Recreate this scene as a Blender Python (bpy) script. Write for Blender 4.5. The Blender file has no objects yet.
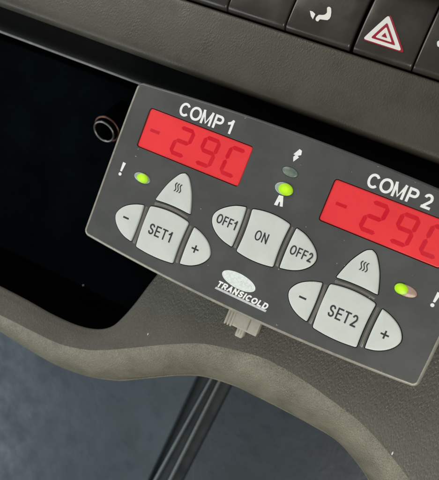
import bpy, bmesh, math, random
from mathutils import Vector, Matrix
random.seed(7)
MM = 0.001
scene = bpy.context.scene
C = scene.collection

# ------------------------------------------------------------------ camera
# world: millimetres in this file, metres in Blender; x,y run along the face of the controller, z points out of it
CAM = Vector((40.06, 19.03, 197.67))
RIGHT = Vector((0.88495, 0.36392, -0.29057)).normalized()
DOWN = Vector((0.38560, -0.92247, 0.01904)).normalized()
FWD = RIGHT.cross(-DOWN) * -1
FWD.normalize()
DOWN = FWD.cross(RIGHT).normalized()
cam_d = bpy.data.cameras.new('camera'); cam = bpy.data.objects.new('camera', cam_d); C.objects.link(cam)
M3 = Matrix((RIGHT, -DOWN, -FWD)).transposed()
cam.matrix_world = Matrix.Translation(CAM * MM) @ M3.to_4x4()
cam_d.sensor_fit = 'HORIZONTAL'; cam_d.sensor_width = 36; cam_d.lens = 36 * 600 / 439
cam_d.clip_start = 0.005; cam_d.clip_end = 20
cam_d.dof.use_dof = True; cam_d.dof.focus_distance = 0.204; cam_d.dof.aperture_fstop = 24
scene.camera = cam

# ------------------------------------------------------------------ light (inside a vehicle cab: windows)
w = bpy.data.worlds.new('World'); scene.world = w; w.use_nodes = True
bg = w.node_tree.nodes['Background']; bg.inputs[0].default_value = (0.80, 0.93, 1.0, 1); bg.inputs[1].default_value = 0.20

def window_light(name, pos, target, sx, sy, radiance, col):
    d = bpy.data.lights.new(name, 'AREA'); d.shape = 'RECTANGLE'; d.size = sx * MM; d.size_y = sy * MM
    d.energy = radiance * math.pi * sx * sy * MM * MM; d.color = col
    o = bpy.data.objects.new(name, d); C.objects.link(o)
    o.location = Vector(pos) * MM
    o.rotation_euler = (Vector(target) - Vector(pos)).to_track_quat('-Z', 'Y').to_euler()
    return o
window_light('side_window_light', (-440, -470, 270), (-20, -20, 0), 500, 360, 3.9, (0.86, 0.96, 0.98))
window_light('windscreen_light', (-370, 360, 235), (-90, 50, 0), 420, 260, 6.6, (1.0, 0.955, 0.86))
window_light('far_window_light', (235, -300, 330), (50, -40, 0), 300, 260, 7.0, (1.0, 0.955, 0.82))
scene.view_settings.view_transform = 'Standard'; scene.view_settings.look = 'None'
scene.view_settings.exposure = 0; scene.view_settings.gamma = 1

def at(px, py, z=0.0):
    """point at height z (mm) on the sight line of a traced outline point"""
    d = RIGHT * ((px - 219.5) / 600) + DOWN * ((py - 240) / 600) + FWD
    s = (z - CAM.z) / d.z
    q = CAM + d * s
    return (q.x, q.y, z)

# ------------------------------------------------------------------ materials
def mat(name, col, rough=0.5, metal=0.0, grain=None, grain_scale=(1, 1, 1), bump=0.3, mottle=0.12, mottle_scale=0.05,
        specks=0.0, emit=0.0, emit_col=None, coat=0.0, spec=0.5, fine=0.0, trans=0.0, core=False):
    m = bpy.data.materials.new(name); m.use_nodes = True
    nt = m.node_tree; N = nt.nodes; L = nt.links; p = N['Principled BSDF']
    p.inputs['Base Color'].default_value = (*col, 1); p.inputs['Roughness'].default_value = rough
    p.inputs['Metallic'].default_value = metal; p.inputs['Coat Weight'].default_value = coat
    p.inputs['Specular IOR Level'].default_value = spec
    p.inputs['Transmission Weight'].default_value = trans
    tc = N.new('ShaderNodeTexCoord')
    mp = N.new('ShaderNodeMapping'); mp.inputs['Scale'].default_value = (1000, 1000, 1000); L.new(tc.outputs['Object'], mp.inputs[0])
    nz = N.new('ShaderNodeTexNoise'); nz.inputs['Scale'].default_value = mottle_scale; nz.inputs['Detail'].default_value = 6
    nz.inputs['Roughness'].default_value = 0.65
    L.new(mp.outputs[0], nz.inputs['Vector'])
    mr = N.new('ShaderNodeMapRange'); mr.inputs['From Min'].default_value = .3; mr.inputs['From Max'].default_value = .7
    mr.inputs['To Min'].default_value = 1 - mottle; mr.inputs['To Max'].default_value = 1 + mottle
    L.new(nz.outputs[0], mr.inputs[0])
    mul = N.new('ShaderNodeVectorMath'); mul.operation = 'SCALE'; mul.inputs[0].default_value = col
    L.new(mr.outputs[0], mul.inputs['Scale'])
    out = mul.outputs[0]
    if specks > 0:                                  # dust specks
        v = N.new('ShaderNodeTexVoronoi'); v.inputs['Scale'].default_value = 0.30; v.feature = 'F1'
        wn = N.new('ShaderNodeTexNoise'); wn.inputs['Scale'].default_value = 2.2; wn.inputs['Detail'].default_value = 3
        L.new(mp.outputs[0], wn.inputs['Vector'])
        wa = N.new('ShaderNodeVectorMath'); wa.operation = 'MULTIPLY_ADD'; wa.inputs[1].default_value = (1.2, 1.2, 1.2)
        L.new(wn.outputs['Color'], wa.inputs[0]); L.new(mp.outputs[0], wa.inputs[2]); L.new(wa.outputs[0], v.inputs['Vector'])
        sub = N.new('ShaderNodeSeparateColor'); L.new(v.outputs['Color'], sub.inputs[0])
        sz = N.new('ShaderNodeMapRange'); sz.inputs['From Min'].default_value = .45; sz.inputs['To Min'].default_value = 0.0
        sz.inputs['To Max'].default_value = 0.085; L.new(sub.outputs[0], sz.inputs[0])
        lt = N.new('ShaderNodeMath'); lt.operation = 'LESS_THAN'; L.new(v.outputs['Distance'], lt.inputs[0]); L.new(sz.outputs[0], lt.inputs[1])
        am = N.new('ShaderNodeMath'); am.operation = 'MULTIPLY'; am.inputs[1].default_value = specks; L.new(lt.outputs[0], am.inputs[0])
        mx = N.new('ShaderNodeMix'); mx.data_type = 'RGBA'; mx.inputs['B'].default_value = (0.5, 0.48, 0.44, 1)
        L.new(am.outputs[0], mx.inputs['Factor']); L.new(out, mx.inputs['A']); out = mx.outputs['Result']
    L.new(out, p.inputs['Base Color'])
    # roughness variation: fingerprints and wear
    n2 = N.new('ShaderNodeTexNoise'); n2.inputs['Scale'].default_value = 0.12; n2.inputs['Detail'].default_value = 5; L.new(mp.outputs[0], n2.inputs['Vector'])
    r2 = N.new('ShaderNodeMapRange'); r2.inputs['From Min'].default_value = .3; r2.inputs['From Max'].default_value = .7; r2.inputs['To Min'].default_value = max(0.03, rough - .13); r2.inputs['To Max'].default_value = min(1, rough + .13)
    L.new(n2.outputs[0], r2.inputs[0]); L.new(r2.outputs[0], p.inputs['Roughness'])
    h = None
    if grain:
        mg = N.new('ShaderNodeMapping'); mg.inputs['Scale'].default_value = [1000 * s for s in grain_scale]
        mg.inputs['Rotation'].default_value = (0, 0, math.radians(12)); L.new(tc.outputs['Object'], mg.inputs[0])
        dn = N.new('ShaderNodeTexNoise'); dn.inputs['Scale'].default_value = .55; dn.inputs['Detail'].default_value = 4; L.new(mg.outputs[0], dn.inputs['Vector'])
        ad = N.new('ShaderNodeVectorMath'); ad.operation = 'MULTIPLY_ADD'; ad.inputs[1].default_value = (1.5, 1.5, 1.5)
        L.new(dn.outputs['Color'], ad.inputs[0]); L.new(mg.outputs[0], ad.inputs[2])
        vo = N.new('ShaderNodeTexVoronoi'); vo.feature = 'DISTANCE_TO_EDGE'; vo.inputs['Scale'].default_value = grain; L.new(ad.outputs[0], vo.inputs['Vector'])
        pw = N.new('ShaderNodeMapRange'); pw.inputs['From Max'].default_value = .35; pw.interpolation_type = 'SMOOTHERSTEP'; L.new(vo.outputs['Distance'], pw.inputs[0])
        ln = N.new('ShaderNodeTexNoise'); ln.inputs['Scale'].default_value = grain * 2.4; ln.inputs['Detail'].default_value = 6; L.new(mg.outputs[0], ln.inputs['Vector'])
        ac = N.new('ShaderNodeMath'); ac.operation = 'MULTIPLY_ADD'; ac.inputs[1].default_value = 1.3; L.new(ln.outputs[0], ac.inputs[0]); L.new(pw.outputs[0], ac.inputs[2])
        h = ac.outputs[0]
    elif fine > 0:
        fn = N.new('ShaderNodeTexNoise'); fn.inputs['Scale'].default_value = fine; fn.inputs['Detail'].default_value = 4; L.new(mp.outputs[0], fn.inputs['Vector'])
        h = fn.outputs[0]
    if h is not None:
        b = N.new('ShaderNodeBump'); b.inputs['Strength'].default_value = bump; b.inputs['Distance'].default_value = 0.0003
        L.new(h, b.inputs['Height']); L.new(b.outputs[0], p.inputs['Normal'])
    if core:                                        # a lit lamp: hot in the middle, dimmer at its rim
        mp2 = N.new('ShaderNodeVectorMath'); mp2.operation = 'DISTANCE'; mp2.inputs[1].default_value = (.5, .5, .5)
        flat2 = N.new('ShaderNodeVectorMath'); flat2.operation = 'MULTIPLY_ADD'; flat2.inputs[1].default_value = (1, 1, 0); flat2.inputs[2].default_value = (0, 0, .5)
        L.new(tc.outputs['Generated'], flat2.inputs[0]); L.new(flat2.outputs[0], mp2.inputs[0])
        er = N.new('ShaderNodeMapRange'); er.inputs['From Max'].default_value = .5; er.inputs['To Min'].default_value = emit * 1.5; er.inputs['To Max'].default_value = emit * .25
        L.new(mp2.outputs['Value'], er.inputs[0]); L.new(er.outputs[0], p.inputs['Emission Strength'])
    if emit > 0:
        p.inputs['Emission Color'].default_value = (*(emit_col or col), 1); p.inputs['Emission Strength'].default_value = emit
    return m

MT = {
 'plate':  mat('charcoal_plastic', (.073, .074, .073), .42, fine=3.0, bump=.12, mottle=.10, mottle_scale=.05, specks=.7, spec=.5),
 'rib_lit': mat('lit_rib_plastic', (.15, .142, .125), .35, mottle=.15, mottle_scale=.2),  # plate plastic lightened for light reflected in the button gaps
 'rim':    mat('highlit_rim_plastic', (.30, .28, .24), .28, coat=.5, fine=1.5, bump=.06, mottle=.22, mottle_scale=.4),  # lighter than the plate: edge highlight put into the colour
 'black':  mat('black_plastic', (.010, .011, .012), .42, mottle=.2),
 'gap':    mat('gap_plastic', (.018, .018, .016), .6),
 'key':    mat('grey_white_button', (.62, .645, .625), .30, mottle=.06, mottle_scale=.09, fine=2.0, bump=.04, spec=.45),
 'ink':    mat('black_ink', (.022, .026, .03), .6),
 'white':  mat('white_ink', (.86, .86, .86), .55, mottle=.1, mottle_scale=1.2),
 'dimwhite': mat('worn_white_ink', (.55, .58, .62), .55, mottle=.15, mottle_scale=1.2),
 'oval':   mat('oval_ink', (.74, .79, .78), .5, mottle=.16, mottle_scale=.9),
 'ovalmark': mat('oval_faint_ink', (.68, .75, .76), .5, mottle=.2, mottle_scale=1.5),
 'red':    mat('red_display', (.60, .036, .042), .22, mottle=.12, mottle_scale=.04, emit=.24, emit_col=(1.0, .045, .05), spec=.5),
 'digit':  mat('red_segment', (.44, .004, .016), .4, emit=.19, emit_col=(1.0, .0, .02), mottle=.02),
 'dimdigit': mat('faint_red_segment', (.46, .008, .02), .4, emit=.15, emit_col=(1.0, .02, .04), mottle=.02),
 'lamp':   mat('lit_green_lamp', (.30, .60, .01), .3, emit=.45, emit_col=(.58, .85, .02), core=True),
 'lens':   mat('clear_lamp_lens', (.34, .40, .36), .18, mottle=.2, mottle_scale=1.0),
 'lenspink': mat('pinkish_lamp_lens', (.45, .30, .25), .2, mottle=.2, mottle_scale=1.0),
 'lensdim': mat('unlit_lamp_lens', (.16, .20, .17), .18, mottle=.25, mottle_scale=1.0),
 'fascia': mat('taupe_leatherette', (.064, .057, .045), .5, grain=.95, grain_scale=(1.15, .7, 1), bump=.16, mottle=.16, mottle_scale=.03, spec=.4),
 'dash':   mat('shaded_leatherette', (.112, .107, .090), .5, grain=1.25, grain_scale=(1.25, .38, 1), bump=.44, mottle=.10, mottle_scale=.05, spec=.4, specks=.15),
 'band':   mat('lit_leatherette', (.165, .150, .113), .32, grain=1.2, grain_scale=(1.2, .6, 1), bump=.45, mottle=.26, mottle_scale=.09, spec=.4),  # same leatherette as the dash face, its lit tone put into the colour
 'trim':   mat('dark_trim', (.0085, .0095, .0098), .65, spec=.25, fine=.8, bump=.08, mottle=.15),
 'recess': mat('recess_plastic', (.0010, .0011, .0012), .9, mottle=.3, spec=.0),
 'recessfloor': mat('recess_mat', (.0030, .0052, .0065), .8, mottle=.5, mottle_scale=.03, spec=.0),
 'edge': mat('trim_highlight', (.20, .20, .19), .4, mottle=.3, mottle_scale=.2),  # pale colour standing for light on the cubby lip
 'switch': mat('dark_switch', (.038, .032, .027), .30, fine=2.5, bump=.05, mottle=.06, spec=.5),
 'swhite': mat('switch_white', (.80, .79, .76), .5, mottle=.02),
 'sred':   mat('switch_red', (.32, .012, .03), .45, mottle=.05),
 'copper': mat('coppery_metal', (.20, .105, .075), .30, metal=.8, mottle=.2, mottle_scale=.6),
 'steel':  mat('dull_steel', (.26, .25, .23), .28, metal=.85, mottle=.2, mottle_scale=.6),
 'void':   mat('socket_dark', (.0028, .0047, .0058), .9, spec=.0),
 'clip':   mat('cream_plastic', (.42, .385, .33), .45, mottle=.12, mottle_scale=.5, fine=1.2, bump=.2),
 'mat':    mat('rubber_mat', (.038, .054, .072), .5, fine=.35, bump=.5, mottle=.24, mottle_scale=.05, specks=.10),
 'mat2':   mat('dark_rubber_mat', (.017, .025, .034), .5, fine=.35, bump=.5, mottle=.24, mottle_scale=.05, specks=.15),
 'matdark': mat('dark_rubber', (.010, .014, .017), .42, mottle=.12),
 'ridge':  mat('ridge_rubber', (.20, .235, .25), .25, mottle=.12),
 'floor':  mat('cab_floor', (.03, .038, .043), .7, mottle=.2),
 'pale':   mat('pale_plastic', (.58, .62, .58), .5),
}

# ------------------------------------------------------------------ object helpers
def thing(name, label, cat, loc=(0, 0, 0), group=None):
    o = bpy.data.objects.new(name, None); C.objects.link(o); o.location = Vector(loc) * MM
    o.empty_display_size = .01
    o['label'] = label; o['category'] = cat
    if group: o['group'] = group
    return o
def link(name, me, m, parent=None, label=None, smooth=True, angle=35):
    """mesh in world millimetres -> object; the direct child of an Empty is shifted back by the Empty's place"""
    o = bpy.data.objects.new(name, me); C.objects.link(o)
    me.materials.clear(); me.materials.append(MT[m])
    me.transform(Matrix.Scale(MM, 4))
    if parent is not None:
        o.parent = parent
        if parent.parent is None and parent.type == 'EMPTY':
            me.transform(Matrix.Translation(-parent.location))
        elif parent.parent is not None and parent.parent.type == 'EMPTY':
            me.transform(Matrix.Translation(-parent.parent.location))
    if smooth:
        for p in me.polygons: p.use_smooth = True
        try: me.set_sharp_from_angle(angle=math.radians(angle))
        except Exception: pass
    if label: o['label'] = label
    return o
def from_bm(name, bm, m, parent=None, **k):
    bmesh.ops.remove_doubles(bm, verts=bm.verts, dist=1e-5)
    bmesh.ops.recalc_face_normals(bm, faces=bm.faces)
    me = bpy.data.meshes.new(name); bm.to_mesh(me); bm.free()
    return link(name, me, m, parent, **k)
def rows_bm(bm, rows, closed=False, cap_first=False, cap_last=False):
    V = [[bm.verts.new(p) for p in r] for r in rows]
    n = len(rows[0])
    for i in range(len(V) - 1):
        for j in range(n if closed else n - 1):
            k = (j + 1) % n
            bm.faces.new((V[i][j], V[i][k], V[i + 1][k], V[i + 1][j]))
    if cap_first: bm.faces.new(V[0])
    if cap_last: bm.faces.new(V[-1])
    return V
def inset(poly, d):
    """offset a convex, counter-clockwise outline inwards by d"""
    n = len(poly); out = []
    for i in range(n):
        p0 = Vector(poly[i - 1]); p = Vector(poly[i]); p1 = Vector(poly[(i + 1) % n])
        e0 = (p - p0).normalized(); e1 = (p1 - p).normalized()
        n0 = Vector((-e0.y, e0.x)); n1 = Vector((-e1.y, e1.x))
        b = (n0 + n1); b = b / max(b.dot(n0), .35)
        q = p + b * d; out.append((q.x, q.y))
    return out
def ccw(poly):
    a = sum(poly[i - 1][0] * poly[i][1] - poly[i][0] * poly[i - 1][1] for i in range(len(poly)))
    return poly if a > 0 else poly[::-1]
def catmull(pts, per=8, closed=False):
    n = len(pts); out = []
    rng = range(n if closed else n - 1)
    for i in rng:
        g = lambda k: Vector(pts[k % n] if closed else pts[min(max(k, 0), n - 1)])
        p0, p1, p2, p3 = g(i - 1), g(i), g(i + 1), g(i + 2)
        for s in range(per):
            t = s / per
            q = .5 * ((2 * p1) + (p2 - p0) * t + (2 * p0 - 5 * p1 + 4 * p2 - p3) * t * t + (3 * p1 - p0 - 3 * p2 + p3) * t ** 3)
            out.append(tuple(q))
    if not closed: out.append(tuple(pts[-1]))
    return out
def round_poly(pts, r, seg=6):
    """round every corner of a ccw polygon"""
    out = []; n = len(pts)
    for i in range(n):
        p0 = Vector(pts[i - 1]); p = Vector(pts[i]); p1 = Vector(pts[(i + 1) % n])
        rr = r[i] if isinstance(r, (list, tuple)) else r
        a = (p0 - p); b = (p1 - p); la = min(rr, a.length * .45); lb = min(rr, b.length * .45)
        A = p + a.normalized() * la; B = p + b.normalized() * lb
        for s in range(seg + 1):
            t = s / seg; q = A * (1 - t) ** 2 + p * 2 * t * (1 - t) + B * t * t
            out.append((q.x, q.y))
    return out
def arc(a, b, bulge, n=10):
    """points from a to b (b left out) bowed sideways by bulge"""
    a = Vector(a); b = Vector(b); d = (b - a); nn = Vector((d.y, -d.x)).normalized()
    return [tuple(a + d * (i / n) + nn * bulge * 4 * (i / n) * (1 - i / n)) for i in range(n)]
def pillow(poly, z0, z1, edge=.5, dome=.35):
    """raised cap with rounded shoulders and a slightly domed top"""
    bm = bmesh.new(); poly = ccw(poly)
    rows = [[(x, y, z0) for x, y in poly], [(x, y, z1 - edge) for x, y in poly]]
    for k in range(1, 5):
        a = math.pi / 2 * k / 4
        q = inset(poly, edge * (1 - math.cos(a)))
        rows.append([(x, y, z1 - edge + edge * math.sin(a)) for x, y in q])
    base = inset(poly, edge); cx = sum(p[0] for p in base) / len(base); cy = sum(p[1] for p in base) / len(base)
    for s in (.85, .65, .42, .2):
        rows.append([(cx + (x - cx) * s, cy + (y - cy) * s, z1 + dome * (1 - s * s)) for x, y in base])
    V = rows_bm(bm, rows, closed=True)
    c = bm.verts.new((cx, cy, z1 + dome)); n = len(poly)
    for j in range(n): bm.faces.new((V[-1][j], V[-1][(j + 1) % n], c))
    return bm
def box_bm(bm, x0, x1, y0, y1, z0, z1, bev=0.0, M=None):
    r = bmesh.ops.create_cube(bm, size=1.0)
    vs = r['verts']
    bmesh.ops.scale(bm, vec=(x1 - x0, y1 - y0, z1 - z0), verts=vs)
    bmesh.ops.translate(bm, vec=((x0 + x1) / 2, (y0 + y1) / 2, (z0 + z1) / 2), verts=vs)
    if bev > 0:
        es = list({e for v in vs for e in v.link_edges})
        rb = bmesh.ops.bevel(bm, geom=es, offset=bev, segments=3, affect='EDGES', profile=.5)
        vs = list({v for f in rb['faces'] for v in f.verts} | {v for v in vs if v.is_valid})
    if M is not None: bmesh.ops.transform(bm, matrix=M, verts=[v for v in vs if v.is_valid])
def curve_mesh(splines, z_mid, half, bevel):
    """flat filled outline(s) with holes -> mesh"""
    cu = bpy.data.curves.new('tmp', 'CURVE'); cu.dimensions = '2D'; cu.fill_mode = 'BOTH'; cu.extrude = half; cu.bevel_depth = bevel; cu.bevel_resolution = 2
    for s in splines:
        sp = cu.splines.new('POLY'); sp.points.add(len(s) - 1)
        for q, (x, y) in zip(sp.points, s): q.co = (x, y, 0, 1)
        sp.use_cyclic_u = True
    return eval_mesh(cu, z_mid)
def eval_mesh(cu, z):
    t = bpy.data.objects.new('tmp', cu); C.objects.link(t)
    bpy.context.view_layer.update()
    me = bpy.data.meshes.new_from_object(t.evaluated_get(bpy.context.evaluated_depsgraph_get()))
    bpy.data.objects.remove(t); bpy.data.curves.remove(cu)
    me.transform(Matrix.Translation((0, 0, z)))
    return me
def arc_pts(cx, cy, rx, ry, a0, a1, n=14, p=2.12):
    out = []
    for i in range(n + 1):
        a = math.radians(a0 + (a1 - a0) * i / n); c, s = math.cos(a), math.sin(a)
        out.append((cx + rx * math.copysign(abs(c) ** (2 / p), c), cy + ry * math.copysign(abs(s) ** (2 / p), s)))
    return out
GLYPH = {   # width, centre lines in a unit box
 'C': (1.02, [arc_pts(.5, .5, .5, .5, 38, 322, 36)]), 'O': (1.14, [arc_pts(.5, .5, .5, .5, 0, 360, 48)]),
 'M': (1.04, [[(0, 0), (0, 1)], [(0, 1), (.5, .04), (1, 1)], [(1, 1), (1, 0)]]), 'N': (.95, [[(0, 0), (0, 1)], [(0, 1), (1, 0)], [(1, 0), (1, 1)]]),
 'P': (.86, [[(0, 0), (0, 1)], [(0, 1)] + arc_pts(.6, .73, .4, .27, 90, -90, 10) + [(0, .46)]]),
 'R': (.9, [[(0, 0), (0, 1)], [(0, 1)] + arc_pts(.6, .73, .4, .27, 90, -90, 10) + [(0, .46)], [(.5, .46), (1, 0)]]),
 '1': (.42, [[(0, .74), (.45, .80), (.95, 1)], [(.95, 1), (.95, 0)]]),
 '2': (.74, [arc_pts(.5, .71, .47, .29, 170, -30, 12) + [(.55, .33), (.03, .0)], [(.03, 0), (1, 0)]]),
 'S': (.85, [catmull([(.96, .78), (.80, .95), (.5, 1), (.2, .95), (.05, .77), (.2, .59), (.5, .51), (.82, .42), (.97, .24), (.8, .05), (.5, 0), (.18, .05), (.02, .25)], 3)]),
 'E': (.78, [[(1, 1), (0, 1)], [(0, 1), (0, 0)], [(0, 0), (1, 0)], [(0, .52), (.9, .52)]]), 'F': (.74, [[(1, 1), (0, 1)], [(0, 1), (0, 0)], [(0, .5), (.88, .5)]]),
 'T': (.84, [[(0, 1), (1, 1)], [(.5, 1), (.5, 0)]]), 'A': (.95, [[(0, 0), (.5, 1)], [(.5, 1), (1, 0)], [(.2, .33), (.8, .33)]]),
 'I': (.0, [[(.5, 0), (.5, 1)]]), 'L': (.75, [[(0, 1), (0, 0)], [(0, 0), (1, 0)]]),
 'D': (.95, [[(0, 0), (0, 1)], [(0, 1)] + arc_pts(.5, .5, .5, .5, 90, -90, 12) + [(0, 0)]]),
}
def lettering(name, s, box, z, m, parent, t, h=.06, shear=0.0, rot=0.0, gap=.14, space=.36, sq=False):
    """lettering drawn as strokes of width t (mm), fitted into box = (x0, x1, y0, y1)"""
    x0, x1, y0, y1 = box; H = y1 - y0
    n = len(s); nat = sum(space if c == ' ' else GLYPH[c][0] for c in s)
    solid = sum(1 for c in s if c != ' ')
    kern = lambda a, b: -.05 * H if a in 'CO' and b in 'COM' else (.06 * H if a + b == 'MP' else 0.0)
    W = (x1 - x0) - solid * t; gaps = (n - 1) * gap * H + sum(kern(a, b) for a, b in zip(s, s[1:]))
    sc = (W - gaps) / nat
    bm = bmesh.new(); x = x0; zk = 0
    for ci, c in enumerate(s):
        if ci: x += kern(s[ci - 1], c)
        if c == ' ': x += space * sc + gap * H; continue
        gw, lines = GLYPH[c]; w_ = gw * sc
        for ln_ in lines:
            P_ = [Vector((x + t / 2 + u * w_, y0 + t / 2 + v * (H - t))) for u, v in ln_]
            d0 = (P_[1] - P_[0]).normalized(); d1 = (P_[-1] - P_[-2]).normalized()
            if len(ln_) < 4 or c in 'PRD': P_[0] = P_[0] - d0 * t / 2; P_[-1] = P_[-1] + d1 * t / 2 * (0 if c in 'PRD' and len(ln_) > 3 else 1)
            if c in 'PRD' and len(ln_) > 3: P_[0] = P_[0] + d0 * t / 2
            L_, R_ = [], []
            closed = (Vector(ln_[0]) - Vector(ln_[-1])).length < 1e-4
            for i, p in enumerate(P_):
                a = (P_[i] - P_[i - 1]).normalized() if i else None; b = (P_[i + 1] - P_[i]).normalized() if i < len(P_) - 1 else None
                if closed and a is None: a = (P_[-1] - P_[-2]).normalized()
                if closed and b is None: b = (P_[1] - P_[0]).normalized()
                a = a or b; b = b or a
                na = Vector((-a.y, a.x)); nb = Vector((-b.y, b.x)); q = na + nb; q = q / max(q.dot(na), .9)
                L_.append(p + q * t / 2); R_.append(p - q * t / 2)
            zk += 1; zt = z + h / 2 + .002 * (zk % 5)
            rows = []
            for l_, r_ in zip(L_, R_): rows.append([(l_.x, l_.y, z - h), (l_.x, l_.y, zt), (r_.x, r_.y, zt), (r_.x, r_.y, z - h)])
            rows_bm(bm, rows, closed=True, cap_first=not closed, cap_last=not closed)
        x += w_ + t + gap * H
    cx, cy = (x0 + x1) / 2, (y0 + y1) / 2
    for v in bm.verts:
        X, Y = v.co.x - cx + shear * (v.co.y - cy), v.co.y - cy; c_, s_ = math.cos(math.radians(rot)), math.sin(math.radians(rot))
        v.co.x = cx + X * c_ - Y * s_; v.co.y = cy + X * s_ + Y * c_
    bmesh.ops.recalc_face_normals(bm, faces=bm.faces)
    me = bpy.data.meshes.new(name); bm.to_mesh(me); bm.free()
    return link(name, me, m, parent, smooth=False)
def flat(name, polys, z, h, m, parent, label=None, bevel=.03):
    me = curve_mesh(polys, z, h / 2, bevel)
    return link(name, me, m, parent, label=label, smooth=False)

# ------------------------------------------------------------------ the dashboard
dashboard = thing('dashboard', 'taupe and tan grey leather grained dashboard with dark open cubby and curved tan lower edge', 'dashboard', (0, 0, -60))
XL, XR = -270, 190
# upper fascia: grained strip under the switches, rolling under at its lower edge (runs parallel to the controller)
prof = [(67.3, -34), (67.2, -13), (66.9, -10.6), (66.2, -9.6), (63, -9.0), (58, -8.2), (53, -7.6), (49, -7.3), (46.5, -7.2), (44.9, -7.4), (43.7, -8.2), (43.0, -10.5), (43.1, -15), (44, -22), (46, -30)]
xs = [XL + (XR - XL) * i / 60 for i in range(61)]
bm = bmesh.new(); rows_bm(bm, [[(x, y, z) for x in xs] for y, z in catmull(prof, 3)])
from_bm('upper_fascia', bm, 'fascia', dashboard)
# dark trim between the fascia and the cubby; the light on its front edge is a pale bead
prof = [(52, -34), (50, -28), (46, -25.5), (40, -23.0), (36, -20.9), (34.6, -20.7), (33.9, -21.2), (33.6, -21.9), (33.6, -22.2)]
bm = bmesh.new(); rows_bm(bm, [[(x, y, z) for x in xs] for y, z in catmull(prof, 3)])
from_bm('cubby_trim', bm, 'trim', dashboard)

# lower fascia traced station by station: inner edge, fold, lower edge
ST = [((-420,50),(-420,90),(-420,96)), ((-240,158),(-240,195),(-240,202)), ((-120,228),(-120,262),(-120,270)), ((-60,258),(-60,288),(-60,299)), ((0,288),(0,315),(0,329)), ((25,301),(30,330),(30,348)), ((50,315),(60,344),(60,365)),
      ((75,326),(85,349.5),(87,375)), ((95,330),(105,350),(115,379)), ((110,327),(130,348),(135,378)), ((122,317),(150,346),(155,376)),
      ((135,302),(175,344),(178,374)), ((147,286),(200,343.5),(203,375)), ((158,272),(222,347),(233,384)), ((172,255),(243,352),(255,394.5)),
      ((215,240),(268,360),(280,407)), ((270,240),(300,378),(309,422.5)), ((330,255),(330,399),(336,439)), ((390,262),(360,422),(358,463)),
      ((430,270),(388,452),(373,486)), ((490,290),(425,500),(398,530)), ((560,330),(470,560),(430,590)), ((640,380),(520,640),(470,660))]
ZE, ZT, ZB = -18.0, -10.0, -24.0
E3 = [at(*s[0], ZE) for s in ST]; T3 = [at(*s[1], ZT) for s in ST]; B3 = [at(*s[2], ZB) for s in ST]
Ec, Tc, Bc = catmull(E3, 8), catmull(T3, 8), catmull(B3, 8)
def lerp(a, b, t, dz=0): return (a[0] + (b[0] - a[0]) * t, a[1] + (b[1] - a[1]) * t, a[2] + (b[2] - a[2]) * t + dz)
rows = []
# cubby wall going down, rounded mouth, face, rolled edge, bead, return
out = [(Vector(t_) - Vector(e_)) for e_, t_ in zip(Ec, Tc)]
def off(c, o, d, z): v = Vector((o.x, o.y, 0)).normalized() * d; return (c[0] + v.x, c[1] + v.y, z)
wall = [[off(c, o, 0.5, -76) for c, o in zip(Ec, out)], [off(c, o, 0.2, -40) for c, o in zip(Ec, out)], [off(c, o, 0.0, ZE - 2.0) for c, o in zip(Ec, out)]]
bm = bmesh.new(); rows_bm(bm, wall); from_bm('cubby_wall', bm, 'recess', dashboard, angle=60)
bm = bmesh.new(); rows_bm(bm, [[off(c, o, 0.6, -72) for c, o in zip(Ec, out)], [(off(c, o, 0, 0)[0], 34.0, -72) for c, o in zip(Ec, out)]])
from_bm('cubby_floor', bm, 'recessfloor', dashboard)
rows.append(wall[2])
rows.append([off(c, o, 0.12, ZE - .9) for c, o in zip(Ec, out)])
rows.append([off(c, o, 0.5, ZE - .25) for c, o in zip(Ec, out)])
rows.append([off(c, o, 1.1, ZE + .05) for c, o in zip(Ec, out)])
for t in (.2, .35, .5, .65, .8, .9): rows.append([lerp(e, c, t, .25 * math.sin(math.pi * t)) for e, c in zip(Ec, Tc)])
face_rows = rows + [[lerp(e, c, 1, 0) for e, c in zip(Ec, Tc)]]
bm = bmesh.new(); rows_bm(bm, face_rows); from_bm('lower_fascia', bm, 'dash', dashboard, angle=60)
band = []
for k in range(0, 13):
    t = k / 12
    s = math.sin(t * math.pi / 2 * .92) / math.sin(math.pi / 2 * .92)
    band.append([(c[0] + (b[0] - c[0]) * s, c[1] + (b[1] - c[1]) * s, c[2] + (b[2] - c[2]) * (1 - math.cos(t * math.pi / 2)) ** .9) for c, b in zip(Tc, Bc)])
bo = [(Vector(b) - Vector(c)) for b, c in zip(Bc, Tc)]
for d, z in ((.05, ZB - .9), (.3, ZB - 1.1), (.8, ZB - .7), (1.3, ZB - .9), (1.55, ZB - 1.5), (1.3, ZB - 2.2), (.5, ZB - 2.6), (-1.5, ZB - 2.6), (-3, -40), (-4, -78)):
    band.append([off(b, o, d - .45, z) for b, o in zip(Bc, bo)])
bm = bmesh.new(); rows_bm(bm, band); from_bm('rolled_edge', bm, 'band', dashboard, angle=60)

# the cubby's shell: deep floor sheet and end walls
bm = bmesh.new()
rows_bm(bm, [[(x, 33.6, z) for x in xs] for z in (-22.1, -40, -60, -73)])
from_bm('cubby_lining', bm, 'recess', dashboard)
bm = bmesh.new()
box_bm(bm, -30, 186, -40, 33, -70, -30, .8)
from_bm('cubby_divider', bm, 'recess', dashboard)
bm = bmesh.new()          # added pale bead painting the highlight along the trim's front edge
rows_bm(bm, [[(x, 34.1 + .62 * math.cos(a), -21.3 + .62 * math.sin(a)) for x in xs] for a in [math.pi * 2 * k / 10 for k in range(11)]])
from_bm('highlight_bead', bm, 'edge', dashboard, angle=80)
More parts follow.
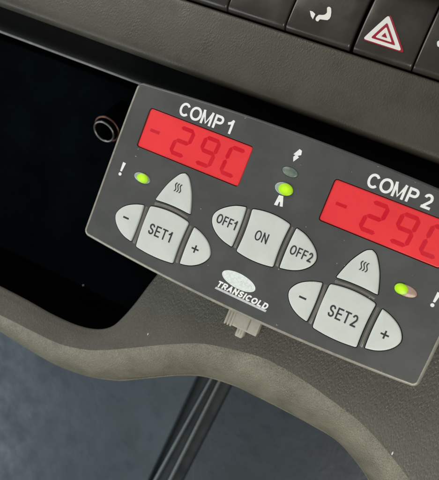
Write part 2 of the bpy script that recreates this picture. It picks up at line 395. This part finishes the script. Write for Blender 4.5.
# body of the dash above the switches
prof = [(94.6, -34), (94.4, -12), (94.8, -9.5), (96.5, -8.2), (100, -7.6), (112, -7), (135, -8), (160, -16)]
bm = bmesh.new(); rows_bm(bm, [[(x, y, z) for x in xs] for y, z in catmull(prof, 3)])
from_bm('upper_panel', bm, 'fascia', dashboard)
bm = bmesh.new(); box_bm(bm, XL, XR, 60, 150, -40, -30); from_bm('backing', bm, 'gap', dashboard)

# ------------------------------------------------------------------ the row of dash switches
sp = thing('switch_row', 'row of dark glossy dash switches with white icons above the grained strip', 'switch panel', (10, 80, -30))
bounds = [(-96, -75.4), (-74.6, -45.3), (-44.6, -22.6), (-21.6, -1.4), (-.2, 24.0), (24.6, 50), (50.6, 75), (75.6, 100)]
PY0, PY1 = 67.9, 94.0
def sep_x(px, py): return at(px, py, -8)[0]
s1, s2, s3, s4 = sep_x(228.6, 12) - 1.5, sep_x(286.8, 30) - 1.4, sep_x(349.5, 50), sep_x(411.5, 69)
wk = 24.5
edges = [s1 - 2 * wk, s1 - wk, s1, s2, s3, s4, s4 + wk, s4 + 2 * wk, s4 + 3 * wk]
KEYL = {2: 'blank dark switch left of the air flow switch', 3: 'dark switch with white seated figure air flow symbol',
        4: 'hazard light switch with red and white triangle', 5: 'dark switch beside the hazard switch, icon cut by the frame', 1: 'blank dark switch'}
def key_z(y):                                         # crowned front face of a key
    t = (y - PY0) / (PY1 - PY0)
    return -8.6 - 6.0 * max(0, (t - .12) / .88) ** 2 - 1.5 * max(0, (.06 - t) / .06) ** 2
keys = []
for i in range(len(edges) - 1):
    g = .28 if i != 3 and i != 4 else .35
    gl = .22 + (.55 if i == 4 else 0)
    x0, x1 = edges[i] + gl, edges[i + 1] - .22 - (.25 if i == 3 else 0)
    bm = bmesh.new()
    N = 26; rr = []
    cols = [(x0, -3.0), (x0, -.7), (x0 + .12, -.3), (x0 + .35, -.08), (x0 + .7, 0)] + [(x0 + .7 + (x1 - x0 - 1.4) * k / 6, 0) for k in range(1, 6)] + [(x1 - .7, 0), (x1 - .35, -.08), (x1 - .12, -.3), (x1, -.7), (x1, -3.0)]
    for k in range(N + 1):
        y = PY0 + (PY1 - PY0) * k / N
        rr.append([(x, y, key_z(y) + dz) for x, dz in cols])
    rr.insert(0, [(x, PY0 + .15, -22) for x, dz in cols]); rr.append([(x, PY1, -22) for x, dz in cols])
    rows_bm(bm, rr)
    keys.append(from_bm('switch', bm, 'switch', sp, label=KEYL.get(i), angle=50))
def sym(name, pxs, m, parent, h, smooth=0, label=None):
    """a printed symbol on the crowned key face, as a thin inlay"""
    pts = []
    for (x, y) in pxs:
        z = -6.6
        for _ in range(6): q = at(x, y, z); z = key_z(q[1])
        pts.append((q[0], q[1]))
    pts = ccw(pts)
    if smooth: pts = catmull(pts, smooth, closed=True)
    me = curve_mesh([pts], 0, .12, .03)
    b_ = bmesh.new(); b_.from_mesh(me)
    y = min(pt[1] for pt in pts) + .3
    while y < max(pt[1] for pt in pts):
        bmesh.ops.bisect_plane(b_, geom=b_.verts[:] + b_.edges[:] + b_.faces[:], plane_co=(0, y, 0), plane_no=(0, 1, 0)); y += .4
    b_.to_mesh(me); b_.free()
    for v in me.vertices: v.co.z += key_z(v.co.y) + h
    return link(name, me, m, parent, smooth=False, label=label)
k = 40 / 439
zz = lambda l: [(300 + a * k, b * k) for a, b in l]
sym('figure_symbol', zz([(175,200),(205,168),(235,168),(270,165),(298,140),(298,92),(318,78),(342,98),(338,180),(302,222),(222,212),(200,236),(176,226)]), 'swhite', keys[3], .05, 2)
sym('arrow_symbol', zz([(110,122),(140,130),(168,158),(142,212),(122,180)]), 'swhite', keys[3], .05)
def tri(s, dx=0, dy=0):
    P = [(388.6, 16.4), (364.0, 38.8), (400.6, 50.6)]
    cx, cy = 384.6, 36.4
    return [(cx + (x - cx) * s + dx, cy + (y - cy) * s + dy) for x, y in P]
def rtri(s, r, dx=0, dy=0):
    P = tri(s, dx, dy); return round_poly(P if True else P, r, 5)
sym('triangle_rim', rtri(1.13, 3.5, 1.4, .8), 'sred', keys[4], .02)
sym('triangle_symbol', rtri(1.05, 3.2), 'swhite', keys[4], .12)
sym('triangle_symbol', rtri(.66, 1.6), 'sred', keys[4], .22)
sym('triangle_symbol', rtri(.44, 1.2), 'swhite', keys[4], .32)
sym('triangle_symbol', rtri(.15, .5), 'sred', keys[4], .42)
sym('icon_symbol', [(437.2, 42), (440, 41), (443, 44), (441, 47), (437.6, 46.4)], 'swhite', keys[5], .05, 2)

# ------------------------------------------------------------------ the controller
cp = thing('temperature_controller', 'charcoal twin temperature controller with two red displays and pale buttons, fixed over the cubby', 'controller', (0, 4, -12))
OUT = ([(-63.45, -24.2)] if False else [])
cnr = lambda cx, cy, r, a0, a1, n=7: [(cx + r * math.cos(math.radians(a0 + (a1 - a0) * i / n)), cy + r * math.sin(math.radians(a0 + (a1 - a0) * i / n))) for i in range(n + 1)]
def panel_outline():
    pts = []
    pts += cnr(-61.2, -23.5, 2.6, 185, 258)
    pts += arc((-61.0, -26.1), (61.6, -26.1), 2.5, 30)[1:]
    pts += cnr(61.4, -23.5, 2.6, 282, 355)
    pts += arc((64.1, -22.5), (64.1, 30.5), .3, 8)[1:]
    pts += cnr(61.4, 31.0, 2.6, 5, 78)
    pts += arc((61.0, 33.6), (-60.6, 33.3), 2.2, 30)[1:]
    pts += cnr(-61.0, 30.8, 2.6, 100, 175)
    pts += arc((-63.75, 30), (-63.75, -22.5), .1, 8)[1:]
    return ccw(pts)
PO = panel_outline()
# buttons, symmetric about the middle of the controller (traced on the left half)
def group_at(cx):
    o = cx + 34.3
    S = lambda l: [(x + o, y) for x, y in l]
    MI = lambda l: [(-68.6 - x + o, y) for x, y in l]
    setb = S(arc((-42.2, -6.3), (-42.0, -21.85), .32, 8) + arc((-42.0, -21.85), (-26.6, -21.85), .62, 12) + arc((-26.6, -21.85), (-26.4, -6.3), -.35, 8) + arc((-26.4, -6.3), (-42.2, -6.3), .95, 12))
    heat = [(-34.15, 9.15), (-35.7, 8.4), (-37.2, 6.5), (-38.9, 3.5), (-40.2, 0.1), (-41.25, -3.4)]
    hb = arc((-41.25, -3.55), (-27.05, -3.55), -.45, 10)
    right = [(-27.05, -3.4), (-28.1, 0.1), (-29.4, 3.5), (-31.1, 6.5), (-32.6, 8.4)]
    heatb = S(catmull(heat, 4)[:-1] + hb + catmull(right + [(-34.15, 9.15)], 4)[:-1])
    mn = [(-44.55, -6.95), (-47.4, -7.75), (-50.6, -9.4), (-52.7, -11.5), (-53.65, -14.0), (-52.7, -16.5), (-50.5, -18.7), (-47.6, -20.2), (-44.4, -20.9)]
    cur = catmull(mn, 4)
    minus = S(cur + arc((-44.4, -20.9), (-44.55, -6.95), .28, 8)[1:])
    plus = MI(cur + arc((-44.4, -20.9), (-44.55, -6.95), .28, 8)[1:])
    return setb, heatb, minus, plus
onb = arc((-7.15, 6.6), (-6.9, -8.75), -.45, 8) + arc((-6.9, -8.75), (6.9, -8.75), .75, 12) + arc((6.9, -8.75), (7.0, 6.6), -.45, 8) + arc((7.0, 6.6), (-7.15, 6.6), 1.0, 12)
of = [(-9.25, 6.4), (-12.8, 5.5), (-16.2, 3.5), (-18.5, 1.2), (-19.2, -1.2), (-18.1, -3.8), (-15.6, -6.0), (-12.4, -7.4), (-8.95, -8.1)]
ofc = catmull(of, 4)
off1 = ofc + arc((-8.95, -8.1), (-9.25, 6.4), .28, 8)[1:]
off2 = [(-x, y) for x, y in off1]
s1b, h1b, m1b, p1b = group_at(-34.3); s2b, h2b, m2b, p2b = group_at(34.3)
def soft(poly, r=.7):
    """round the sharp corners of a button outline"""
    poly = ccw(poly); n = len(poly); out = []
    for i in range(n):
        p0, p, p1 = (Vector(poly[i - 1]), Vector(poly[i]), Vector(poly[(i + 1) % n]))
        ang = (p - p0).angle(p1 - p) if (p - p0).length > 1e-4 and (p1 - p).length > 1e-4 else 0
        if (p - p0).length < 1e-4: continue
        if ang > .5:
            A = p + (p0 - p).normalized() * min(r, (p0 - p).length * .5); B = p + (p1 - p).normalized() * min(r, (p1 - p).length * .5)
            for s in range(5):
                t = s / 4; q = A * (1 - t) ** 2 + p * 2 * t * (1 - t) + B * t * t; out.append((q.x, q.y))
        else: out.append(tuple(p))
    return out
BT = [('heat', h1b), ('minus', m1b), ('set', s1b), ('plus', p1b), ('off', off1), ('on', onb), ('off', off2), ('heat', h2b), ('minus', m2b), ('set', s2b), ('plus', p2b)]
BT = [(n, soft(b)) for n, b in BT]
D1 = round_poly([(-55.6, 11.4), (-14.6, 11.4), (-14.6, 26.25), (-55.6, 26.25)], 1.3)
D2 = [(-x, y) for x, y in D1][::-1]
def ell(cx, cy, a, b, rot=0, n=28):
    c, s = math.cos(math.radians(rot)), math.sin(math.radians(rot))
    return [(cx + a * math.cos(t) * c - b * math.sin(t) * s, cy + a * math.cos(t) * s + b * math.sin(t) * c) for t in [2 * math.pi * i / n for i in range(n)]]
LAMPS = [(-49.0, 1.75, 3.35, 1.75, -3), (.1, 22.7, 2.85, 1.55, -3), (.35, 16.8, 3.3, 2.15, 0), (48.8, 1.3, 3.7, 1.85, 0)]
holes = [ccw(D1), ccw(D2)] + [inset(ccw(b), -.34) for _, b in BT] + [ell(*l[:2], l[2] + .12, l[3] + .12, l[4]) for l in LAMPS]
# face plate with cut-outs
me = curve_mesh([inset(PO, 1.25)] + holes, -.75, .67, .08)
link('face_plate', me, 'plate', cp, angle=30)
# rim: rounded edge of the plate, highlight painted in except along the top
rows = []
for d, z in ((1.2, -1.5), (1.2, -.10), (1.1, -.02), (.95, .0), (.62, -.10), (.34, -.34), (.1, -.75), (0, -1.1), (0, -2.6), (.25, -3.0), (1.4, -3.1)):
    rows.append([(x, y, z) for x, y in inset(PO, d)])
bm = bmesh.new(); rows_bm(bm, rows, closed=True, cap_last=True); 
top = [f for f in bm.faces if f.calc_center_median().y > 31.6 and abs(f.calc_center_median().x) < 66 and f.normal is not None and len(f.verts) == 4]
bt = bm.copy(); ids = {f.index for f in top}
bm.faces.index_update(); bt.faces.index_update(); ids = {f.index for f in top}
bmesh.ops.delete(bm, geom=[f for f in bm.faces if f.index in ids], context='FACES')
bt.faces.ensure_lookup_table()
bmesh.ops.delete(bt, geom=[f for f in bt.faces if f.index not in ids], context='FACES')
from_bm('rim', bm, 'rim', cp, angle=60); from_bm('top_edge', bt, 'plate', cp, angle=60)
# dark tray seen in the gaps round the buttons
bm = bmesh.new(); rows_bm(bm, [[(x, y, z) for x, y in inset(PO, 1.5)] for z in (-1.65, -2.2)], closed=True, cap_first=True, cap_last=True)
from_bm('key_tray', bm, 'gap', cp, smooth=False)
# body behind the plate
bm = bmesh.new(); box_bm(bm, -57, 57, -22, 29, -13.4, -3.05, 1.2); from_bm('housing', bm, 'black', cp)

# added ribs in the gaps between the buttons, lighter to stand for reflected light
def sheen_rib(a, b, bulge, w0, w1):
    c_ = [Vector(p) for p in arc(a, b, bulge, 12)] + [Vector(b)]
    bm = bmesh.new(); rows = []
    for i, p in enumerate(c_):
        d = (c_[min(i + 1, 12)] - c_[max(i - 1, 0)]).normalized(); nn = Vector((-d.y, d.x)); t = i / 12; hw = (w0 + (w1 - w0) * t) / 2
        e_ = min(1, min(t, 1 - t) / .08)
        rows.append([(p.x + nn.x * hw * u, p.y + nn.y * hw * u, -.06 + .42 * e_ * math.sqrt(max(0, 1 - u * u))) for u in [math.sin(math.pi * (k / 10 - .5)) for k in range(11)]])
    rows_bm(bm, rows); from_bm('sheen_rib', bm, 'rib_lit', cp, angle=80)
for cx in (-34.3, 34.3):
    for sx in (-1, 1):
        sheen_rib((cx + sx * 9.05, -6.9), (cx + sx * 8.95, -21.3), -.25 * sx * -1, 1.1, 1.1)
    sheen_rib((cx - 7.0, -4.95), (cx + 7.0, -4.95), -.75, 1.0, 1.0)
for sx in (-1, 1): sheen_rib((sx * 8.15, 6.3), (sx * 7.95, -8.2), .3 * sx, 1.0, 1.0)
# lettering on the buttons
btn = []
for n, b in BT:
    btn.append(from_bm('button', pillow(b, -1.6, .50, .45, .16), 'key', cp,
               label={'heat': 'rounded triangular button with heat symbol', 'minus': 'half oval minus button', 'plus': 'half oval plus button', 'set': 'squarish set button', 'off': 'half oval off button', 'on': 'squarish on button'}[n], angle=75))
ZL = .665
def heat_mark(cx, cy, parent):
    polys = []
    for k in (-1, 0, 1):
        line = [(cx + k * .95 + .34 * math.sin(t * 2 * math.pi) + .10 * t, cy + (t - .5) * 3.1) for t in [i / 14 for i in range(15)]]
        L_ = [(x - .17, y) for x, y in line]; R_ = [(x + .17, y) for x, y in line]
        polys.append(L_ + R_[::-1])
    flat('heat_symbol', polys, ZL - .02, .10, 'ink', parent, bevel=.02)
heat_mark(-34.7, 3.5, btn[0]); heat_mark(34.1, 3.3, btn[7])
def bar(cx, cy, w_, h_): return [(cx - w_ / 2, cy - h_ / 2), (cx + w_ / 2, cy - h_ / 2), (cx + w_ / 2, cy + h_ / 2), (cx - w_ / 2, cy + h_ / 2)]
def plus_poly(cx, cy, r, t): return [(cx - t, cy - r), (cx + t, cy - r), (cx + t, cy - t), (cx + r, cy - t), (cx + r, cy + t), (cx + t, cy + t), (cx + t, cy + r), (cx - t, cy + r), (cx - t, cy + t), (cx - r, cy + t), (cx - r, cy - t), (cx - t, cy - t)]
flat('minus_symbol', [bar(-49.2, -13.7, 2.3, .62)], ZL - .05, .12, 'ink', btn[1], bevel=.01)
flat('minus_symbol', [bar(20.0, -14.1, 2.5, .62)], ZL - .05, .12, 'ink', btn[8], bevel=.01)
flat('plus_symbol', [plus_poly(-20.7, -13.85, 1.35, .28)], ZL - .06, .14, 'ink', btn[3], bevel=.01)
flat('plus_symbol', [plus_poly(48.35, -14.2, 1.35, .28)], ZL - .06, .14, 'ink', btn[10], bevel=.01)
lettering('lettering', 'SET1', (-39.5, -30.4, -15.55, -11.7), ZL, 'ink', btn[2], .50, h=.08)
lettering('lettering', 'SET2', (29.3, 39.0, -16.1, -12.1), ZL, 'ink', btn[9], .52, h=.08)
lettering('lettering', 'ON', (-2.8, 1.8, -2.6, .9), ZL, 'ink', btn[5], .42, h=.08)
lettering('lettering', 'OFF1', (-17.4, -10.0, -2.4, .85), ZL, 'ink', btn[4], .42, h=.1, rot=-1)
lettering('lettering', 'OFF2', (10.1, 17.9, -2.4, .8), ZL, 'ink', btn[6], .42, h=.1, rot=-1)

# displays
def seg_bar(a, b, t):
    a = Vector(a); b = Vector(b); d = (b - a).normalized(); n = Vector((-d.y, d.x)); h = t / 2
    return [tuple(a), tuple(a + d * h + n * h), tuple(b - d * h + n * h), tuple(b), tuple(b - d * h - n * h), tuple(a + d * h - n * h)][::-1]
SEG = {'2': 'abged', '9': 'abcdfg', 'C': 'afed'}
def digit(ch, x, y, wd, ht, parent, m='digit'):
    g = .06; sl = .08
    def q(u, v): return (x + u * wd + sl * v * ht, y + v * ht)
    pts = {'a': (q(0, 1), q(1, 1)), 'b': (q(1, 1), q(1, .5)), 'c': (q(1, .5), q(1, 0)), 'd': (q(0, 0), q(1, 0)), 'e': (q(0, .5), q(0, 0)), 'f': (q(0, 1), q(0, .5)), 'g': (q(0, .5), q(1, .5))}
    bm = bmesh.new()
    for k_, s in enumerate(SEG[ch]):
        a, b = Vector(pts[s][0]), Vector(pts[s][1]); d = (b - a).normalized()
        P_ = ccw(seg_bar(tuple(a + d * g), tuple(b - d * g), 1.4))
        rows_bm(bm, [[(x_, y_, z_) for x_, y_ in P_] for z_ in (-.45, -.375 + .002 * k_)], closed=True, cap_last=True)
    from_bm('digit', bm, m, parent, smooth=False)
def display(sgn, D, dx, label):
    bm = bmesh.new(); rows = []
    base = inset(ccw(D), .32)
    for d, z in ((0, -1.6), (0, -.55), (.12, -.45), (.45, -.40)): rows.append([(x, y, z) for x, y in inset(base, d)])
    rows_bm(bm, rows, closed=True, cap_last=True)
    o = from_bm('display', bm, 'red', cp, label=label, angle=40)
    flat('minus_symbol', [bar(-50.8 + dx, 18.75, 3.7, 1.05)], -.40, .10, 'dimdigit' if sgn < 0 else 'digit', o, bevel=0)
    digit('2', -42.6 + dx, 14.2, 5.2, 9.3, o); digit('9', -32.5 + dx, 14.2, 5.2, 9.3, o)
    digit('C', -22.7 + dx, 14.2, 5.0, 9.3, o, 'digit' if sgn < 0 else 'dimdigit')
display(-1, D1, 0, 'left red display reading minus 29C'); display(1, D2, 70.6, 'right red display reading minus 29C')

# printed marks on the plate: thin raised ink
lettering('compressor_lettering', 'COMP 1', (-44.7, -24.1, 27.2, 32.0), .03, 'white', cp, .84, h=.05, gap=.09, space=.24)
lettering('compressor_lettering', 'COMP 2', (24.5, 45.5, 27.2, 32.0), .03, 'white', cp, .84, h=.05, gap=.09, space=.24)
def bang(cx, y0, tilt):
    a = [(cx - .5, y0 + 1.5), (cx + .2, y0 + 1.5), (cx + .75, y0 + 4.8), (cx - .5, y0 + 4.9)]
    rot = lambda l: [(cx + (x - cx) * math.cos(tilt) - (y - y0) * math.sin(tilt), y0 + (x - cx) * math.sin(tilt) + (y - y0) * math.cos(tilt)) for x, y in l]
    flat('exclamation_mark', [rot(a), rot(ell(cx - .15, y0 + .45, .62, .6, n=14))], .03, .05, 'white', cp, bevel=0)
bang(-57.5, -.45, .03); bang(57.9, -.1, -.03)
flat('lightning_symbol', [[(x * .85 + .05, (y - 28.6) * .88 + 28.6) for x, y in [(.2, 31.1), (-1.35, 28.5), (-.45, 28.45), (-1.0, 27.6), (-.3, 25.9), (1.2, 28.1), (.45, 28.5), (1.65, 29.2), (1.3, 30.8)]]], .03, .05, 'white', cp, bevel=0)
flat('auto_symbol', [[(-.45, 14.3), (1.1, 14.5), (2.2, 11.1), (1.2, 10.9), (.8, 12.3), (.45, 12.2), (.4, 10.8), (-.8, 10.7)]], .03, .05, 'white', cp, bevel=0)
lg = flat('oval_badge', [ell(-2.25, -17.95, 6.45, 2.55, -4, 40)], .03, .05, 'oval', cp, bevel=0)
wave = [(-7.2 + 10 * t, -17.75 - .35 * t + .55 * math.sin(t * 22) * (1 - .4 * t)) for t in [i / 60 for i in range(61)]]
flat('faint_script', [[(x, y + .16) for x, y in wave] + [(x, y - .16) for x, y in wave[::-1]]], .07, .04, 'ovalmark', lg, bevel=0)
lettering('wordmark', 'TRANSICOLD', (-8.8, 10.4, -22.9, -20.7), .03, 'white', cp, .54, h=.05, shear=.22, rot=-1.0, gap=.14)
flat('underline', [[(-8.9, -22.95), (-9.1, -23.75), (10.3, -23.9), (10.5, -23.1)]], .03, .05, 'dimwhite', cp, bevel=0)

# indicator lamps
def lamp(i, lit_side, lens_m, label, lit_frac=.55):
    cx, cy, a, b, r = LAMPS[i]
    o = from_bm('indicator_lamp', pillow(ell(cx, cy, a, b, r), -1.5, .30, .45, .35), lens_m, cp, label=label, angle=80)
    if lit_side is not None:
        sx = cx + lit_side * a * (1 - lit_frac)
        e = ell(sx, cy, a * lit_frac, b * .93, r)
        from_bm('lit_spot', pillow(e, .1, .66, .4, .30), 'lamp', o, angle=80)
lamp(0, .35, 'lens', 'lit green lamp under the COMP 1 display', .70)
lamp(1, None, 'lensdim', 'unlit grey lamp under the lightning mark')
lamp(2, .9, 'lens', 'lit green lamp in the middle of the controller', .78)
lamp(3, -.95, 'lenspink', 'lit green lamp with pinkish end, under the COMP 2 display', .60)

# ------------------------------------------------------------------ mounting clip below the controller
ck = thing('mounting_clip', 'small cream plastic clip poking out below the controller', 'clip', (3, -30, -13))
Rz = Matrix.Translation((3.4, -31.0, -8.5)) @ Matrix.Rotation(math.radians(0), 4, 'Z')
bm = bmesh.new(); box_bm(bm, -6.4, 6.0, -3.6, 4.5, -3.0, 3.0, .7, Rz)
for k in range(3): box_bm(bm, -6.2 + k * 1.1, -5.6 + k * 1.1, -3.9, 3, 2.5, 3.35, .15, Rz)
box_bm(bm, 2.6, 6.3, -3.3, 3.5, 2.5, 3.9, .4, Rz)
from_bm('clip_body', bm, 'clip', ck)
bm = bmesh.new(); box_bm(bm, -1.5, 1.5, -7.0, -1.6, -3.2, 1.2, .7, Rz); box_bm(bm, -.35, .5, -6.0, -1.9, .9, 1.7, .3, Rz)
from_bm('clip_tongue', bm, 'clip', ck)

# ------------------------------------------------------------------ socket in the cubby
zc = -46
c0 = Vector(at(104.6, 131.2, zc))
so = thing('socket', 'round metal rimmed socket in the dark cubby beside the controller', 'socket', (c0.x, c0.y, -72))
axis = (Vector((-.55, -.95, 0)).normalized() * .75 + (CAM - c0).normalized() * .85).normalized()
T = Matrix.Translation(c0) @ axis.to_track_quat('Z', 'Y').to_matrix().to_4x4()
def ring(R, r, z, n=40, k=12, sq=1.0):
    bm = bmesh.new(); rows = []
    for i in range(k + 1):
        a = 2 * math.pi * i / k
        rows.append([tuple(T @ Vector(((R + r * math.cos(a)) * math.cos(2 * math.pi * j / n), (R + r * math.cos(a)) * math.sin(2 * math.pi * j / n), z + r * sq * math.sin(a)))) for j in range(n)])
    rows_bm(bm, rows, closed=True); return bm
from_bm('inner_ring', ring(5.0, .5, .4), 'steel', so, angle=80)
from_bm('outer_ring', ring(6.1, .55, -2.2), 'copper', so, angle=80)
bm = bmesh.new(); rows = []
for R_, z_ in ((5.9, -18), (5.9, -3.4), (5.5, -2.6), (5.2, .2), (4.9, .4), (4.6, -.5), (4.6, -16), (0.05, -16)):
    rows.append([tuple(T @ Vector((R_ * math.cos(2 * math.pi * j / 40), R_ * math.sin(2 * math.pi * j / 40), z_))) for j in range(40)])
rows_bm(bm, rows, closed=True, cap_last=True); from_bm('barrel', bm, 'void', so, angle=40)

# ------------------------------------------------------------------ below the dash: floor, mats, ridged rail
ZF = -130
bm = bmesh.new(); rows_bm(bm, [[(x, y, ZF - 8) for x in (-900, 900)] for y in (-900, 200)])
fl = from_bm('floor', bm, 'floor', None, smooth=False); fl['kind'] = 'structure'
def mat_sheet(name, label, poly, z, th, m='mat'):
    bm = bmesh.new(); poly = ccw(poly)
    rows = [[(x, y, z - th) for x, y in poly], [(x, y, z - .8) for x, y in poly], [(x, y, z - .2) for x, y in inset(poly, .4)], [(x, y, z) for x, y in inset(poly, 1.2)]]
    rows_bm(bm, rows, closed=True, cap_first=True, cap_last=True)
    o = from_bm(name, bm, m, None, angle=40); o['label'] = label; o['category'] = 'floor mat'; return o
def q2(px, py, z): return at(px, py, z)[:2]
a0, a1 = Vector(q2(196, 378, ZF)), Vector(q2(148, 480, ZF))       # left edge of the rail
b0, b1 = Vector(q2(231, 386, ZF)), Vector(q2(183, 480, ZF))       # right edge of its dark side
def ext(p, q, t): return tuple(p + (q - p) * t)
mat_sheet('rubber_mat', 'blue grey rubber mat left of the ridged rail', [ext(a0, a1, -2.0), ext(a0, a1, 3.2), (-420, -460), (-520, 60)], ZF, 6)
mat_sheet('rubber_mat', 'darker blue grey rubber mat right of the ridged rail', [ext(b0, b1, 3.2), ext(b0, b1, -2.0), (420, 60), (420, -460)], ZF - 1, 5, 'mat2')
rail = thing('ridged_rail', 'dark ridged rubber rail running between the two mats', 'rail', (-5, -120, ZF - 8))
def strip(name, pl, pr, zt, m, rnd=.5, zb=ZF - 7.5):
    (l0, l1), (r0, r1) = pl, pr
    bm = bmesh.new(); rows = []
    n = 30
    for i in range(n + 1):
        t = -1.8 + 4.8 * i / n
        L_ = Vector(ext(l0, l1, t)); R_ = Vector(ext(r0, r1, t)); row = [(*L_, zb)]
        for k in range(9):
            s = k / 8; p = L_ + (R_ - L_) * s
            row.append((p.x, p.y, zt - rnd * (abs(2 * s - 1)) ** 2.5))
        row.append((*R_, zb)); rows.append(row)
    rows_bm(bm, rows); return from_bm(name, bm, m, rail, angle=70)
def ln(p, q): return (Vector(q2(*p, ZF)), Vector(q2(*q, ZF)))
strip('rail_base', ln((197, 378), (149, 480)), ln((230, 386), (182, 480)), ZF - 5, 'matdark', .3)
strip('ridge', ln((210, 384), (151.5, 480)) if False else ln((206.3, 384), (152.6, 480)), ln((208.2, 384), (155.4, 480)), ZF - 1, 'ridge', 1.2, ZF - 6)
strip('ridge', ln((215.2, 386), (167.4, 480)), ln((217.0, 386), (170.2, 480)), ZF - .6, 'ridge', 1.2, ZF - 6)

# ------------------------------------------------------------------ bits of lint and the pale strip at the right edge
def fleck(px, py, z, r, label):
    c = Vector(at(px, py, z)); bm = bmesh.new(); bmesh.ops.create_icosphere(bm, subdivisions=2, radius=r)
    bmesh.ops.scale(bm, vec=(.6, 1.6, .45), verts=bm.verts)
    for v in bm.verts: v.co += Vector((random.uniform(-.08, .08), random.uniform(-.08, .08), 0)) * r * 2
    bmesh.ops.translate(bm, vec=c, verts=bm.verts)
    o = from_bm('lint_fleck', bm, 'pale', None, angle=80); o['label'] = label; o['category'] = 'fleck'; o['group'] = 'flecks of lint on the dashboard'
fleck(392.5, 453, -10.0, .42, 'tiny white fleck on the grained dash below the controller')
fleck(148, 334, -10.9, .32, 'tiny white fleck on smooth grey dash between cubby and clip')
fleck(83, 286, -71.8, .5, 'tiny pale fleck lying inside the dark cubby')
